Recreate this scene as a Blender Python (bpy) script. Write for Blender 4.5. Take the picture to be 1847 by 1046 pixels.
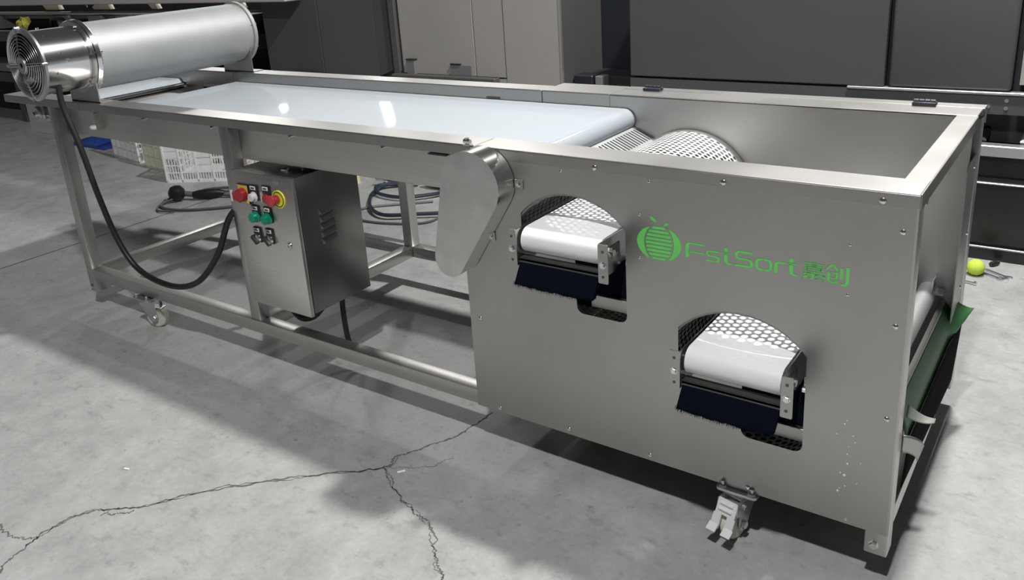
import bpy, bmesh, math, random
from mathutils import Vector, Matrix
random.seed(7)
scene = bpy.context.scene
for o in list(bpy.data.objects): bpy.data.objects.remove(o)
COL = scene.collection
# ------------------------------------------------------------------ camera
cam_d = bpy.data.cameras.new('camera'); cam = bpy.data.objects.new('camera', cam_d); COL.objects.link(cam)
R_ = Vector((0.81858133, 0.57095472, -0.06273216)); U_ = Vector((-0.13495986, 0.29734245, 0.94518427)); F_ = Vector((-0.55831035, 0.76524387, -0.32045494))
M = Matrix(((R_.x, U_.x, -F_.x, 0.26889), (R_.y, U_.y, -F_.y, -1.72871), (R_.z, U_.z, -F_.z, 1.48012), (0, 0, 0, 1)))
cam.matrix_world = M
cam_d.sensor_width = 36; cam_d.lens = 1517.41 / 1847 * 36
cam_d.shift_x = 0.0; cam_d.shift_y = -(523 - 395.5) / 1847
cam_d.clip_start = 0.02; cam_d.clip_end = 200
scene.camera = cam
# ------------------------------------------------------------------ world, lights, exposure
w = bpy.data.worlds.new('world'); scene.world = w; w.use_nodes = True
w.node_tree.nodes['Background'].inputs[0].default_value = (0.96, 0.98, 1.0, 1)
w.node_tree.nodes['Background'].inputs[1].default_value = 0.06
def lamp(name, loc, power, radius, col=(1, 0.985, 0.96)):
    d = bpy.data.lights.new(name, 'POINT'); d.energy = power; d.shadow_soft_size = radius; d.color = col
    o = bpy.data.objects.new(name, d); COL.objects.link(o); o.location = loc; return o
lamp('ceiling_lamp_front', (0.0, -1.95, 4.5), 560, 0.09)
lamp('ceiling_lamp_rear', (-0.1, 1.32, 4.5), 930, 0.12)
for lx in (-13.0, -7.0, -1.0): lamp('wall_fill_light', (lx, 8.0, 6.2), 420, 0.25)  # added fill, brightens the far walls mirrored in the top rails
for lx, ly, lz, hh, roll in ((-12.2, 8.35, 2.72, .42, .2), (-9.18, 8.05, 3.0, .9, .22)):          # hanging lamps mirrored in the belt
    d = bpy.data.lights.new('hanging_lamp', 'AREA'); d.shape = 'RECTANGLE'; d.size = 0.13; d.size_y = hh; d.energy = 14.0 * hh
    o = bpy.data.objects.new('hanging_lamp', d); COL.objects.link(o); o.location = (lx, ly, lz)
    o.rotation_euler = ((Vector((-2.0, 0.4, 0.93)) - o.location).to_track_quat('-Z', 'Y').to_matrix() @ Matrix.Rotation(roll, 3, 'Z')).to_euler()
scene.view_settings.view_transform = 'Standard'
scene.view_settings.look = 'None'
scene.view_settings.gamma = 1
scene.view_settings.use_curve_mapping = False
scene.view_settings.exposure = 0.0
# ------------------------------------------------------------------ materials
MATS = {}
def mat(name, col, metal=0.0, rough=0.5, noise=0.0, nscale=8.0, stretch=(1, 1, 1), bump=0.0, bscale=40.0, coat=0.0, emit=None, rvar=0.0, aniso=0.0, spec=None):
    m = bpy.data.materials.new(name); m.use_nodes = True; nt = m.node_tree; b = nt.nodes['Principled BSDF']
    b.inputs['Base Color'].default_value = (*col, 1); b.inputs['Metallic'].default_value = metal; b.inputs['Roughness'].default_value = rough
    if coat: b.inputs['Coat Weight'].default_value = coat; b.inputs['Coat Roughness'].default_value = 0.05
    if spec is not None: b.inputs['Specular IOR Level'].default_value = spec
    if emit: b.inputs['Emission Color'].default_value = (*emit[0], 1); b.inputs['Emission Strength'].default_value = emit[1]
    if noise or bump or rvar:
        tc = nt.nodes.new('ShaderNodeNewGeometry'); mp = nt.nodes.new('ShaderNodeMapping'); mp.inputs['Scale'].default_value = stretch
        nt.links.new(tc.outputs['Position'], mp.inputs['Vector'])
        n = nt.nodes.new('ShaderNodeTexNoise'); n.inputs['Scale'].default_value = nscale; n.inputs['Detail'].default_value = 6
        nt.links.new(mp.outputs[0], n.inputs['Vector'])
        if noise:
            r = nt.nodes.new('ShaderNodeMapRange'); r.inputs[1].default_value = 0.25; r.inputs[2].default_value = 0.75
            r.inputs[3].default_value = 1 - noise; r.inputs[4].default_value = 1 + noise
            nt.links.new(n.outputs['Fac'], r.inputs[0])
            mx = nt.nodes.new('ShaderNodeVectorMath'); mx.operation = 'SCALE'; mx.inputs[0].default_value = col
            nt.links.new(r.outputs[0], mx.inputs['Scale']); nt.links.new(mx.outputs[0], b.inputs['Base Color'])
        if rvar:
            r2 = nt.nodes.new('ShaderNodeMapRange'); r2.inputs[3].default_value = max(0.02, rough - rvar); r2.inputs[4].default_value = rough + rvar
            nt.links.new(n.outputs['Fac'], r2.inputs[0]); nt.links.new(r2.outputs[0], b.inputs['Roughness'])
        if bump:
            n2 = nt.nodes.new('ShaderNodeTexNoise'); n2.inputs['Scale'].default_value = bscale; n2.inputs['Detail'].default_value = 4
            nt.links.new(mp.outputs[0], n2.inputs['Vector'])
            bp = nt.nodes.new('ShaderNodeBump'); bp.inputs['Strength'].default_value = bump; bp.inputs['Distance'].default_value = 0.002
            nt.links.new(n2.outputs['Fac'], bp.inputs['Height']); nt.links.new(bp.outputs[0], b.inputs['Normal'])
    MATS[name] = m; return m
mat('steel', (0.465, 0.458, 0.446), 1.0, 0.42, noise=0.05, nscale=5, rvar=0.06)
mat('steel_brushed', (0.70, 0.675, 0.655), 1.0, 0.34, noise=0.06, nscale=6, stretch=(0.6, 0.6, 30), rvar=0.07)
mat('steel_tube', (0.56, 0.55, 0.535), 1.0, 0.38, noise=0.05, nscale=6, rvar=0.06)
mat('steel_top', (0.44, 0.431, 0.418), 1.0, 0.38, noise=0.10, nscale=2.2, stretch=(1, 1, 1), rvar=0.14)
mat('galvanised', (0.385, 0.40, 0.40), 0.6, 0.58, noise=0.05, nscale=9, rvar=0.05)
mat('polished', (0.70, 0.69, 0.68), 1.0, 0.17, noise=0.03, nscale=20)
mat('chrome', (0.78, 0.78, 0.78), 1.0, 0.18)
mat('zinc', (0.66, 0.68, 0.70), 1.0, 0.35)
mat('dark_steel', (0.10, 0.10, 0.10), 0.6, 0.4)
mat('steel_shaded', (0.30, 0.30, 0.295), 1.0, 0.26)  # steel for the chute sides, their shade put into the colour
mat('box_side_shaded', (0.30, 0.30, 0.29), 1.0, 0.30)  # control box steel darkened in colour for its shaded side
mat('belt_white', (0.345, 0.378, 0.41), 0.0, 0.55, noise=0.015, nscale=3, coat=0.25, spec=0.1)
mat('belt_chute', (0.84, 0.86, 0.88), 0.0, 0.35)
mat('drum_white', (0.80, 0.81, 0.80), 0.3, 0.42)
mat('wheel_nylon', (0.70, 0.70, 0.60), 0.0, 0.4)
mat('pedal_silver', (0.86, 0.87, 0.89), 0.25, 0.35)
mat('black_rubber', (0.012, 0.012, 0.013), 0.0, 0.45)
mat('black_plastic', (0.02, 0.02, 0.022), 0.0, 0.35)
mat('hinge_plastic', (0.03, 0.032, 0.045), 0.0, 0.4)
mat('brush_navy', (0.004, 0.0055, 0.012), 0.0, 1.0, spec=0.05)
mat('logo_green', (0.15, 0.68, 0.14), 0.0, 0.45, noise=0.08, nscale=25)
mat('green_pvc', (0.035, 0.14, 0.045), 0.0, 0.4, noise=0.06, nscale=12)
mat('pvc_back', (0.22, 0.24, 0.22), 0.0, 0.6)
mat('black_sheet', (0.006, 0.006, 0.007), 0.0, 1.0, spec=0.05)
mat('red', (0.35, 0.02, 0.03), 0.0, 0.35)
mat('red_bright', (0.50, 0.05, 0.06), 0.0, 0.35)
mat('yellow', (0.75, 0.62, 0.10), 0.0, 0.4)
mat('yellow_green', (0.78, 0.80, 0.05), 0.0, 0.4)
mat('button_green', (0.0, 0.26, 0.16), 0.0, 0.3)
mat('button_white', (0.7, 0.7, 0.7), 0.0, 0.3)
mat('label_white', (0.75, 0.75, 0.75), 0.0, 0.5)
mat('ink', (0.03, 0.03, 0.03), 0.0, 0.6)
mat('cabinet_dark', (0.066, 0.067, 0.071), 0.0, 0.45, noise=0.05, nscale=2)
mat('cabinet_navy', (0.014, 0.017, 0.024), 0.0, 0.35)
mat('cabinet_light', (0.36, 0.345, 0.335), 0.2, 0.45, noise=0.05, nscale=2)
mat('cabinet_mid', (0.085, 0.085, 0.085), 0.1, 0.45, noise=0.05, nscale=2)
mat('base_black', (0.012, 0.012, 0.014), 0.0, 0.25)
mat('beam_silver', (0.55, 0.56, 0.56), 0.8, 0.4)
mat('beam_white', (0.50, 0.47, 0.47), 0.1, 0.5)
mat('cup_grey', (0.16, 0.16, 0.17), 0.0, 0.5)
mat('lamp_cream', (0.80, 0.74, 0.55), 0.0, 0.5)
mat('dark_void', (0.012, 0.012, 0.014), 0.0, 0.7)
mat('cloth_yellow', (0.42, 0.40, 0.06), 0.0, 0.8)
mat('crate_white', (0.72, 0.73, 0.73), 0.0, 0.5, noise=0.05, nscale=20)
mat('crate_cream', (0.66, 0.69, 0.56), 0.0, 0.5, noise=0.06, nscale=20)
mat('blue_plastic', (0.02, 0.06, 0.30), 0.0, 0.45)
mat('tennis', (0.55, 0.72, 0.08), 0.0, 0.9, bump=0.6, bscale=300)
mat('seam', (0.50, 0.60, 0.25), 0.0, 0.9)
mat('cable_blue', (0.022, 0.030, 0.048), 0.0, 0.4)
mat('cable_grey', (0.10, 0.11, 0.10), 0.0, 0.5)
mat('tape_yellow', (0.70, 0.66, 0.35), 0.0, 0.6)
mat('paper', (0.85, 0.85, 0.85), 0.0, 0.7)
mat('crack', (0.12, 0.12, 0.115), 0.0, 0.9)
mat('joint', (0.07, 0.07, 0.07), 0.0, 0.9)
mat('wall_paint', (0.62, 0.62, 0.61), 0.0, 0.7, noise=0.05, nscale=1)

def floor_material():
    m = bpy.data.materials.new('concrete'); m.use_nodes = True; nt = m.node_tree; b = nt.nodes['Principled BSDF']
    g = nt.nodes.new('ShaderNodeNewGeometry')
    def noise(scale, detail, stretch=(1, 1, 1), rot=0.0, rough=0.6):
        mp = nt.nodes.new('ShaderNodeMapping'); mp.inputs['Scale'].default_value = stretch; mp.inputs['Rotation'].default_value = (0, 0, rot)
        nt.links.new(g.outputs['Position'], mp.inputs['Vector'])
        n = nt.nodes.new('ShaderNodeTexNoise'); n.inputs['Scale'].default_value = scale; n.inputs['Detail'].default_value = detail; n.inputs['Roughness'].default_value = rough
        nt.links.new(mp.outputs[0], n.inputs['Vector']); return n.outputs['Fac']
    def rng(src, a, b_, c, d):
        r = nt.nodes.new('ShaderNodeMapRange'); r.inputs[1].default_value = a; r.inputs[2].default_value = b_; r.inputs[3].default_value = c; r.inputs[4].default_value = d
        nt.links.new(src, r.inputs[0]); return r.outputs[0]
    def mul(a, c):
        n = nt.nodes.new('ShaderNodeMath'); n.operation = 'MULTIPLY'; nt.links.new(a, n.inputs[0]); nt.links.new(c, n.inputs[1]); return n.outputs[0]
    big = rng(noise(1.1, 5), 0.3, 0.7, 0.92, 1.08)
    mid = rng(noise(6, 9, (1.1, 0.95, 1), 0.5, 0.72), 0.3, 0.7, 0.80, 1.15)
    fine = rng(noise(60, 4), 0.3, 0.7, 0.94, 1.06)
    scuff = rng(noise(14, 7, (0.8, 1.5, 1), 0.6, 0.72), 0.55, 0.72, 1.0, 0.70)
    spots = rng(noise(38, 3, (1, 1, 1), 0.0, 0.4), 0.70, 0.78, 1.0, 0.70)
    pale = rng(noise(11, 6, (0.8, 1.6, 1), 1.3, 0.7), 0.64, 0.76, 1.0, 1.16)
    f = big
    for k in (mid, fine, scuff, spots, pale): f = mul(f, k)
    v = nt.nodes.new('ShaderNodeVectorMath'); v.operation = 'SCALE'; v.inputs[0].default_value = (0.372, 0.377, 0.374)
    nt.links.new(f, v.inputs['Scale']); nt.links.new(v.outputs[0], b.inputs['Base Color'])
    nt.links.new(rng(mid, 0.88, 1.1, 0.48, 0.66), b.inputs['Roughness'])
    b.inputs['Specular IOR Level'].default_value = 0.35
    bp = nt.nodes.new('ShaderNodeBump'); bp.inputs['Strength'].default_value = 0.25; bp.inputs['Distance'].default_value = 0.0015
    nt.links.new(mid, bp.inputs['Height']); nt.links.new(bp.outputs[0], b.inputs['Normal'])
    MATS['concrete'] = m
floor_material()
# ------------------------------------------------------------------ mesh helpers
class MB:
    def __init__(s): s.v = []; s.f = []
    def add(s, vs, fs):
        n = len(s.v); s.v += [tuple(v) for v in vs]; s.f += [tuple(i + n for i in f) for f in fs]; return s
    def box(s, x0, x1, y0, y1, z0, z1, bev=0.0, seg=1):
        if x0 > x1: x0, x1 = x1, x0
        if y0 > y1: y0, y1 = y1, y0
        if z0 > z1: z0, z1 = z1, z0
        bm = bmesh.new(); bmesh.ops.create_cube(bm, size=1)
        for v in bm.verts: v.co = ((x0 + x1) / 2 + v.co.x * (x1 - x0), (y0 + y1) / 2 + v.co.y * (y1 - y0), (z0 + z1) / 2 + v.co.z * (z1 - z0))
        if bev: bmesh.ops.bevel(bm, geom=bm.edges[:], offset=min(bev, .45 * min(x1 - x0, y1 - y0, z1 - z0)), segments=seg, affect='EDGES', profile=0.5)
        bm.verts.index_update(); s.add([v.co[:] for v in bm.verts], [[v.index for v in f.verts] for f in bm.faces]); bm.free(); return s
    def prism(s, pts, axis, a, b):
        # polygon in plane perpendicular to axis: x -> (y,z), y -> (x,z), z -> (x,y)
        def P(p, t): return {'x': (t, p[0], p[1]), 'y': (p[0], t, p[1]), 'z': (p[0], p[1], t)}[axis]
        if axis == 'y' and sum(p[0] * q[1] - q[0] * p[1] for p, q in zip(pts, pts[1:] + pts[:1])) < 0: pts = pts[::-1]
        n = len(pts); vs = [P(p, a) for p in pts] + [P(p, b) for p in pts]
        fs = [list(range(n)), list(range(2 * n - 1, n - 1, -1))] + [[i, i + n, (i + 1) % n + n, (i + 1) % n] for i in range(n)]
        return s.add(vs, fs)
    def tube(s, path, r, n=10, cap=True):
        path = [Vector(p) for p in path]; rs = r if isinstance(r, (list, tuple)) else [r] * len(path)
        up = None; base = len(s.v); vs = []; fs = []
        for i, p in enumerate(path):
            t = (path[min(i + 1, len(path) - 1)] - path[max(i - 1, 0)]).normalized()
            if up is None: up = t.orthogonal().normalized()
            up = (up - t * up.dot(t)).normalized(); sd = t.cross(up)
            for k in range(n):
                a = 2 * math.pi * k / n; vs.append(p + (up * math.cos(a) + sd * math.sin(a)) * rs[i])
        for i in range(len(path) - 1):
            for k in range(n): fs.append([i * n + k, i * n + (k + 1) % n, (i + 1) * n + (k + 1) % n, (i + 1) * n + k])
        if cap: fs.append(list(range(n))[::-1]); fs.append([(len(path) - 1) * n + k for k in range(n)])
        return s.add(vs, fs)
    def cyl(s, a, b, r, n=20): return s.tube([a, b], r, n)
    def lathe(s, prof, axis_o, axis, n=32):
        # prof: (radius, t) along axis
        ax = Vector(axis).normalized(); u = ax.orthogonal().normalized(); v_ = ax.cross(u); o = Vector(axis_o); vs = []; fs = []
        for r, t in prof:
            for k in range(n):
                a = 2 * math.pi * k / n; vs.append(o + ax * t + (u * math.cos(a) + v_ * math.sin(a)) * r)
        for i in range(len(prof) - 1):
            for k in range(n): fs.append([i * n + k, i * n + (k + 1) % n, (i + 1) * n + (k + 1) % n, (i + 1) * n + k])
        return s.add(vs, fs)
    def torus(s, c, axis, R, r, n=48, m=8):
        ax = Vector(axis).normalized(); u = ax.orthogonal().normalized(); v_ = ax.cross(u); c = Vector(c); vs = []; fs = []
        for i in range(n):
            a = 2 * math.pi * i / n; d = u * math.cos(a) + v_ * math.sin(a)
            for k in range(m):
                b = 2 * math.pi * k / m; vs.append(c + d * (R + r * math.cos(b)) + ax * (r * math.sin(b)))
        for i in range(n):
            for k in range(m): fs.append([i * m + k, ((i + 1) % n) * m + k, ((i + 1) % n) * m + (k + 1) % m, i * m + (k + 1) % m])
        return s.add(vs, fs)
    def mesh(s, name, m, smooth=True, recalc=True):
        me = bpy.data.meshes.new(name); me.from_pydata(s.v, [], s.f); me.validate()
        bm = bmesh.new(); bm.from_mesh(me)
        if recalc: bmesh.ops.recalc_face_normals(bm, faces=bm.faces[:])
        bm.to_mesh(me); bm.free()
        me.materials.append(MATS[m])
        if smooth:
            me.polygons.foreach_set('use_smooth', [True] * len(me.polygons)); me.set_sharp_from_angle(angle=math.radians(32))
        return me
    def build(s, name, m, parent=None, smooth=True): return link(name, s.mesh(name, m, smooth), parent)
def link(name, me, parent=None, loc=None):
    o = bpy.data.objects.new(name, me); COL.objects.link(o)
    if parent is not None:
        o.parent = parent
        if parent.type == 'EMPTY' and parent.get('base') is not None and loc is None: o.location = tuple(-c for c in parent['base'])
    if loc is not None: o.location = loc
    return o
def thing(name, label, cat, base, group=None):
    o = bpy.data.objects.new(name, None); COL.objects.link(o); o.location = base; o['base'] = base; o['label'] = label; o['category'] = cat
    o.empty_display_size = 0.1
    if group: o['group'] = group
    return o
def tag(o, label, cat, group=None, kind=None):
    o['label'] = label; o['category'] = cat
    if group: o['group'] = group
    if kind: o['kind'] = kind
    return o
def struct(o): o['kind'] = 'structure'; return o
def smooth_path(pts, n=8):
    P = [Vector(p) for p in pts]; out = []
    for i in range(len(P) - 1):
        p0 = P[max(i - 1, 0)]; p1 = P[i]; p2 = P[i + 1]; p3 = P[min(i + 2, len(P) - 1)]
        for k in range(n):
            t = k / n
            out.append(0.5 * ((2 * p1) + (p2 - p0) * t + (2 * p0 - 5 * p1 + 4 * p2 - p3) * t * t + (3 * p1 - p0 - 3 * p2 + p3) * t ** 3))
    out.append(P[-1]); return out
def rrect(x0, x1, z0, z1, r, n=4):
    pts = []
    for cx, cz, a0 in ((x1 - r, z1 - r, 0), (x0 + r, z1 - r, 90), (x0 + r, z0 + r, 180), (x1 - r, z0 + r, 270)):
        for k in range(n + 1):
            a = math.radians(a0 + 90 * k / n); pts.append((cx + r * math.cos(a), cz + r * math.sin(a)))
    return pts
def stroke(pts, wd):
    wd = [k * 1.14 for k in wd] if isinstance(wd, (list, tuple)) else wd * 1.14
    # offset polyline to an outline polygon
    P = [Vector(p) for p in pts]; L = []; Rr = []
    for i in range(len(P)):
        d0 = (P[i] - P[i - 1]).normalized() if i > 0 else None; d1 = (P[i + 1] - P[i]).normalized() if i < len(P) - 1 else None
        if d0 is None: d0 = d1
        if d1 is None: d1 = d0
        n0 = Vector((-d0.y, d0.x)); n1 = Vector((-d1.y, d1.x)); n = (n0 + n1).normalized(); k = wd[i] / 2 if isinstance(wd, (list, tuple)) else wd / 2
        k = k / max(0.5, n.dot(n1)); L.append(P[i] + n * k); Rr.append(P[i] - n * k)
    return [tuple(p) for p in L + Rr[::-1]]

# ================================================================== THE SETTING
fl = MB().add([(-18, -8, 0), (10, -8, 0), (10, 10.1, 0), (-18, 10.1, 0)], [(0, 1, 2, 3)]).build('floor', 'concrete', smooth=False); struct(fl)
struct(MB().box(-18, 10, 10.0, 10.2, 0, 6.5).build('wall_back', 'wall_paint'))
struct(MB().box(-18, -17.8, -8, 10, 0, 6.5).build('wall_left', 'wall_paint'))
# cracks and slab joint let into the floor
def crack(pts, w0, seed, z=0.0006):
    rnd = random.Random(seed); P = smooth_path([(x, y, z) for x, y in pts], 26); vs = []; fs = []; wob = 0.0
    for i, p in enumerate(P):
        t = (P[min(i + 1, len(P) - 1)] - P[max(i - 1, 0)]).normalized(); n = Vector((-t.y, t.x, 0))
        wob = wob * .82 + rnd.uniform(-0.0045, 0.0045); q = p + n * wob; ww = w0 * rnd.uniform(0.35, 1.3)
        vs += [q + n * ww, q - n * ww * rnd.uniform(0.5, 1.2)]
        if i: fs.append((2 * i - 2, 2 * i - 1, 2 * i + 1, 2 * i))
    return MB().add(vs, fs).build('floor_crack', 'crack', fl, smooth=False)
crack([(-1.88, -1.15), (-1.916, -1.088), (-1.958, -1.003), (-1.956, -0.857), (-1.834, -0.744), (-1.697, -0.562), (-1.51, -0.388), (-1.345, -0.252), (-1.346, -0.178), (-1.257, -0.019), (-1.235, 0.158)], 0.0036, 1)
crack([(-1.958, -1.003), (-1.956, -0.857), (-1.834, -0.744), (-1.697, -0.562), (-1.51, -0.388), (-1.345, -0.252), (-1.346, -0.178)], 0.0018, 21)
crack([(-1.3215, -0.262), (-1.19, -0.335), (-1.10, -0.36), (-1.025, -0.403), (-0.96, -0.47), (-0.90, -0.516)], 0.0015, 22)
crack([(-1.34, -0.25), (-1.3215, -0.262), (-1.19, -0.335), (-1.10, -0.36), (-1.025, -0.403), (-0.96, -0.47), (-0.90, -0.516), (-0.86, -0.58)], 0.0028, 2)
crack([(-1.955, -0.97), (-2.0, -0.985), (-2.04, -1.008), (-2.12, -1.0), (-2.2, -1.03)], 0.003, 3)
crack([(-1.90, -0.82), (-1.87, -0.80), (-1.83, -0.76)], 0.003, 4)
crack([(-1.345, -0.252), (-1.30, -0.22), (-1.22, -0.17), (-1.20, -0.10)], 0.0012, 5)
MB().add([(-4.325, -8, .0006), (-4.316, -8, .0006), (-4.316, 9.9, .0006), (-4.325, 9.9, .0006)], [(0, 1, 2, 3)]).build('slab_joint', 'joint', fl, smooth=False)

# ================================================================== SORTING MACHINE
H = 0.95
mach = thing('fruit_sorting_machine', 'long stainless steel belt sorting machine with green lettering on its front panel', 'machine', (-1.7, 0.45, 0))
ST = 'steel_tube'
def part(mb, name, m, parent=mach, smooth=True, label=None):
    o = mb.build(name, m, parent, smooth)
    if label: o['label'] = label
    return o
# --- shared small meshes
_screw = MB().lathe([(0.0, 0.004), (0.003, 0.0037), (0.0055, 0.0022), (0.0062, 0.0), (0.0062, -0.001)], (0, 0, 0), (0, -1, 0), 12).mesh('screw', 'chrome')
_hexb = MB().lathe([(0.0, 0.0075), (0.0085, 0.0075), (0.0095, 0.006), (0.0095, 0.0), (0.013, 0.0), (0.013, -0.002)], (0, 0, 0), (0, -1, 0), 6).mesh('bolt', 'chrome')
BASE = Vector(mach['base'])
def screw(x, z, y=-0.0035, me=_screw, parent=mach, name='screw', rot=None, sc=1.0):
    p = Vector((x, y, z)) - (BASE if parent is mach else Vector((0, 0, 0)))
    o = link(name, me, parent, p); o.scale = (sc,) * 3
    if rot: o.rotation_euler = rot
    return o
# --- legs and tubes (50 mm)
def tube_box(name, x0, x1, y0, y1, z0, z1, m=ST, bev=0.003): return part(MB().box(x0, x1, y0, y1, z0, z1, bev, 2), name, m)
XL = (-3.365, -3.315); XM = (-2.222, -2.172); XP = (-1.155, -1.105); XR = (-0.05, 0.0)
for xs in (XL, XR):
    lg = tube_box('leg', xs[0], xs[1], 0.0, 0.05, 0.078, 0.92)
    screw((xs[0] + xs[1]) / 2 - 0.004 if xs is XR else xs[0] + 0.02, 0.104, -0.0005, _hexb, mach, 'bolt')
for xs in (XM, XP): tube_box('upright', xs[0], xs[1], 0.004, 0.05, 0.185, 0.92)
for xs in (XL, XM, XP, XR): tube_box('leg', xs[0], xs[1], 0.852, 0.902, 0.078 if xs in (XL, XR) else 0.185, 0.92)
tube_box('lower_rail', XL[1], -0.05, 0.0, 0.05, 0.140, 0.190)
tube_box('lower_rail', XL[1], -0.05, 0.852, 0.902, 0.140, 0.190)
for xs in (XL, XM, XP, XR): tube_box('cross_tube', xs[0], xs[1], 0.05, 0.852, 0.141, 0.189)
tube_box('cross_tube', XL[0], XL[1], 0.05, 0.852, 0.80, 0.85)
# --- table top rails
def channel(name, x0, x1, y0, y1, lip, m='steel_top', inner=0.0, rear=False):
    t = 0.004; b = MB().box(x0, x1, y0, y1, H - t, H, 0.0015, 1)
    if not rear:
        b.box(x0, x1, y0, y0 + t, H - lip, H - t + .001, 0.001)
        if inner: b.box(x0, x1, y1 - t, y1, H - inner, H - t + .001, 0.001)
    else:
        b.box(x0, x1, y1 - t, y1, H - lip, H - t + .001, 0.001)
        if inner: b.box(x0, x1, y0, y0 + t, H - inner, H - t + .001, 0.001)
    return part(b, name, m)
channel('front_rail', -3.73, -3.112, 0.0, 0.088, 0.032, inner=0.06)
channel('front_rail', -3.108, -1.101, 0.0, 0.088, 0.032, inner=0.06)
channel('front_rail', -1.098, 0.0, -0.004, 0.098, 0.031, inner=0.05)
channel('rear_rail', -3.73, -3.112, 0.752, 0.84, 0.06, inner=0.065, rear=True)
channel('rear_rail', -3.108, -1.375, 0.752, 0.84, 0.06, inner=0.065, rear=True)
channel('rear_rail', -1.372, -1.101, 0.752, 0.90, 0.06, inner=0.065, rear=True)
channel('rear_rail', -1.098, -0.0, 0.752, 0.853, 0.02, rear=True)
channel('hinged_cover', -1.098, 0.004, 0.856, 0.904, 0.05, rear=True)
# right end rail running front to rear
part(MB().box(-0.050, 0.0, 0.098, 0.752, H - 0.0045, H - 0.0005, 0.001).box(-0.004, 0.002, 0.0, 0.752, H - 0.034, H - 0.001, 0.001).box(-0.05, -0.046, 0.098, 0.752, H - 0.034, H - 0.004), 'end_rail', 'steel_top')
# rear inner wall of the drum bay
part(MB().box(-1.100, -0.008, 0.752, 0.757, 0.16, 0.945), 'rear_wall_panel', 'steel')
part(MB().box(-1.098, 0.0, 0.896, 0.902, 0.14, 0.905), 'rear_outer_panel', 'steel')
# hinges
for hx in (-0.990, -0.148):
    h = part(MB().box(hx - .031, hx + .031, 0.838, 0.852, H, H + 0.010, 0.003, 2).box(hx - .031, hx + .031, 0.857, 0.872, H, H + 0.010, 0.003, 2), 'hinge', 'hinge_plastic')
    k = MB()
    for i in range(4): k.cyl((hx - .028 + i * .0145, 0.8545, H + .011), (hx - .0155 + i * .0145, 0.8545, H + .011), 0.006, 12)
    k.build('knuckle', 'hinge_plastic', h)
# small rail screws
for x in (-2.72, -2.30, -1.89, -1.48):
    part(MB().cyl((x, 0.03, 0.905), (x, 0.052, 0.905), 0.006, 6).cyl((x, 0.024, 0.905), (x, 0.032, 0.905), 0.008, 6), 'bolt', 'zinc')
for x in (-0.7303, -0.4023, -0.0686): screw(x, 0.9285, -0.0045, sc=1.15)
# --- front apron under the belt
ap = part(MB().box(-3.30, -1.15, 0.050, 0.054, 0.802, 0.925).box(-3.30, -1.15, 0.050, 0.085, 0.796, 0.803, 0.001), 'front_apron', 'steel_brushed')
part(MB().box(-3.30, -1.15, 0.81, 0.814, 0.802, 0.925).box(-3.30, -1.15, 0.78, 0.814, 0.796, 0.803), 'rear_apron', 'steel_brushed')
part(MB().box(-3.30, -1.15, 0.06, 0.80, 0.815, 0.819), 'belly_pan', 'steel')
part(MB().box(-1.30, -1.235, 0.035, 0.049, 0.898, 0.903), 'bracket', 'dark_steel')
# --- main belt with rounded nose
def belt_loop(x0, x1, zt, r, y0, y1, n=14):
    prof = []
    for k in range(n + 1):
        a = math.pi / 2 - math.pi * k / n; prof.append((x1 - r + r * math.cos(a), zt - r + r * math.sin(a)))
    for k in range(n + 1):
        a = -math.pi / 2 - math.pi * k / n; prof.append((x0 + r + r * math.cos(a), zt - r + r * math.sin(a)))
    return MB().prism(prof, 'y', y0, y1)
part(belt_loop(-3.12, -1.005, 0.906, 0.038, 0.094, 0.748), 'conveyor_belt', 'belt_white', label='white conveyor belt with rounded nose')
part(belt_loop(-3.72, -3.515, 0.903, 0.03, 0.094, 0.748), 'infeed_belt', 'belt_white')
part(MB().box(-3.53, -3.10, 0.092, 0.75, 0.852, 0.858), 'transfer_plate', 'steel')
part(MB().box(-1.62, -1.56, 0.7495, 0.752, 0.9075, 0.915), 'clip', 'dark_steel')
# --- slotted slide from belt nose to first drum
sl = MB(); x0, z0, x1, z1 = -1.012, 0.846, -0.925, 0.806
def slide_pt(t, y, up=0.0): return (x0 + (x1 - x0) * t + up * .42, y, z0 + (z1 - z0) * t + up * .9)
ns = 36; yA, yB = 0.098, 0.748; wv = (yB - yA) / ns
for (ta, tb, ya, yb) in [(0, .14, yA, yB), (.84, 1.0, yA, yB)] + [(.14, .84, yA + i * wv, yA + i * wv + wv * .52) for i in range(ns)]:
    vs = [slide_pt(ta, ya), slide_pt(tb, ya), slide_pt(tb, yb), slide_pt(ta, yb), slide_pt(ta, ya, -.003), slide_pt(tb, ya, -.003), slide_pt(tb, yb, -.003), slide_pt(ta, yb, -.003)]
    sl.add(vs, [(0, 1, 2, 3), (7, 6, 5, 4), (0, 4, 5, 1), (1, 5, 6, 2), (2, 6, 7, 3), (3, 7, 4, 0)])
part(sl, 'slotted_slide', 'galvanised', smooth=False)
part(MB().box(-1.09, -0.97, 0.1, 0.745, 0.70, 0.704), 'drip_tray', 'dark_steel')

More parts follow.
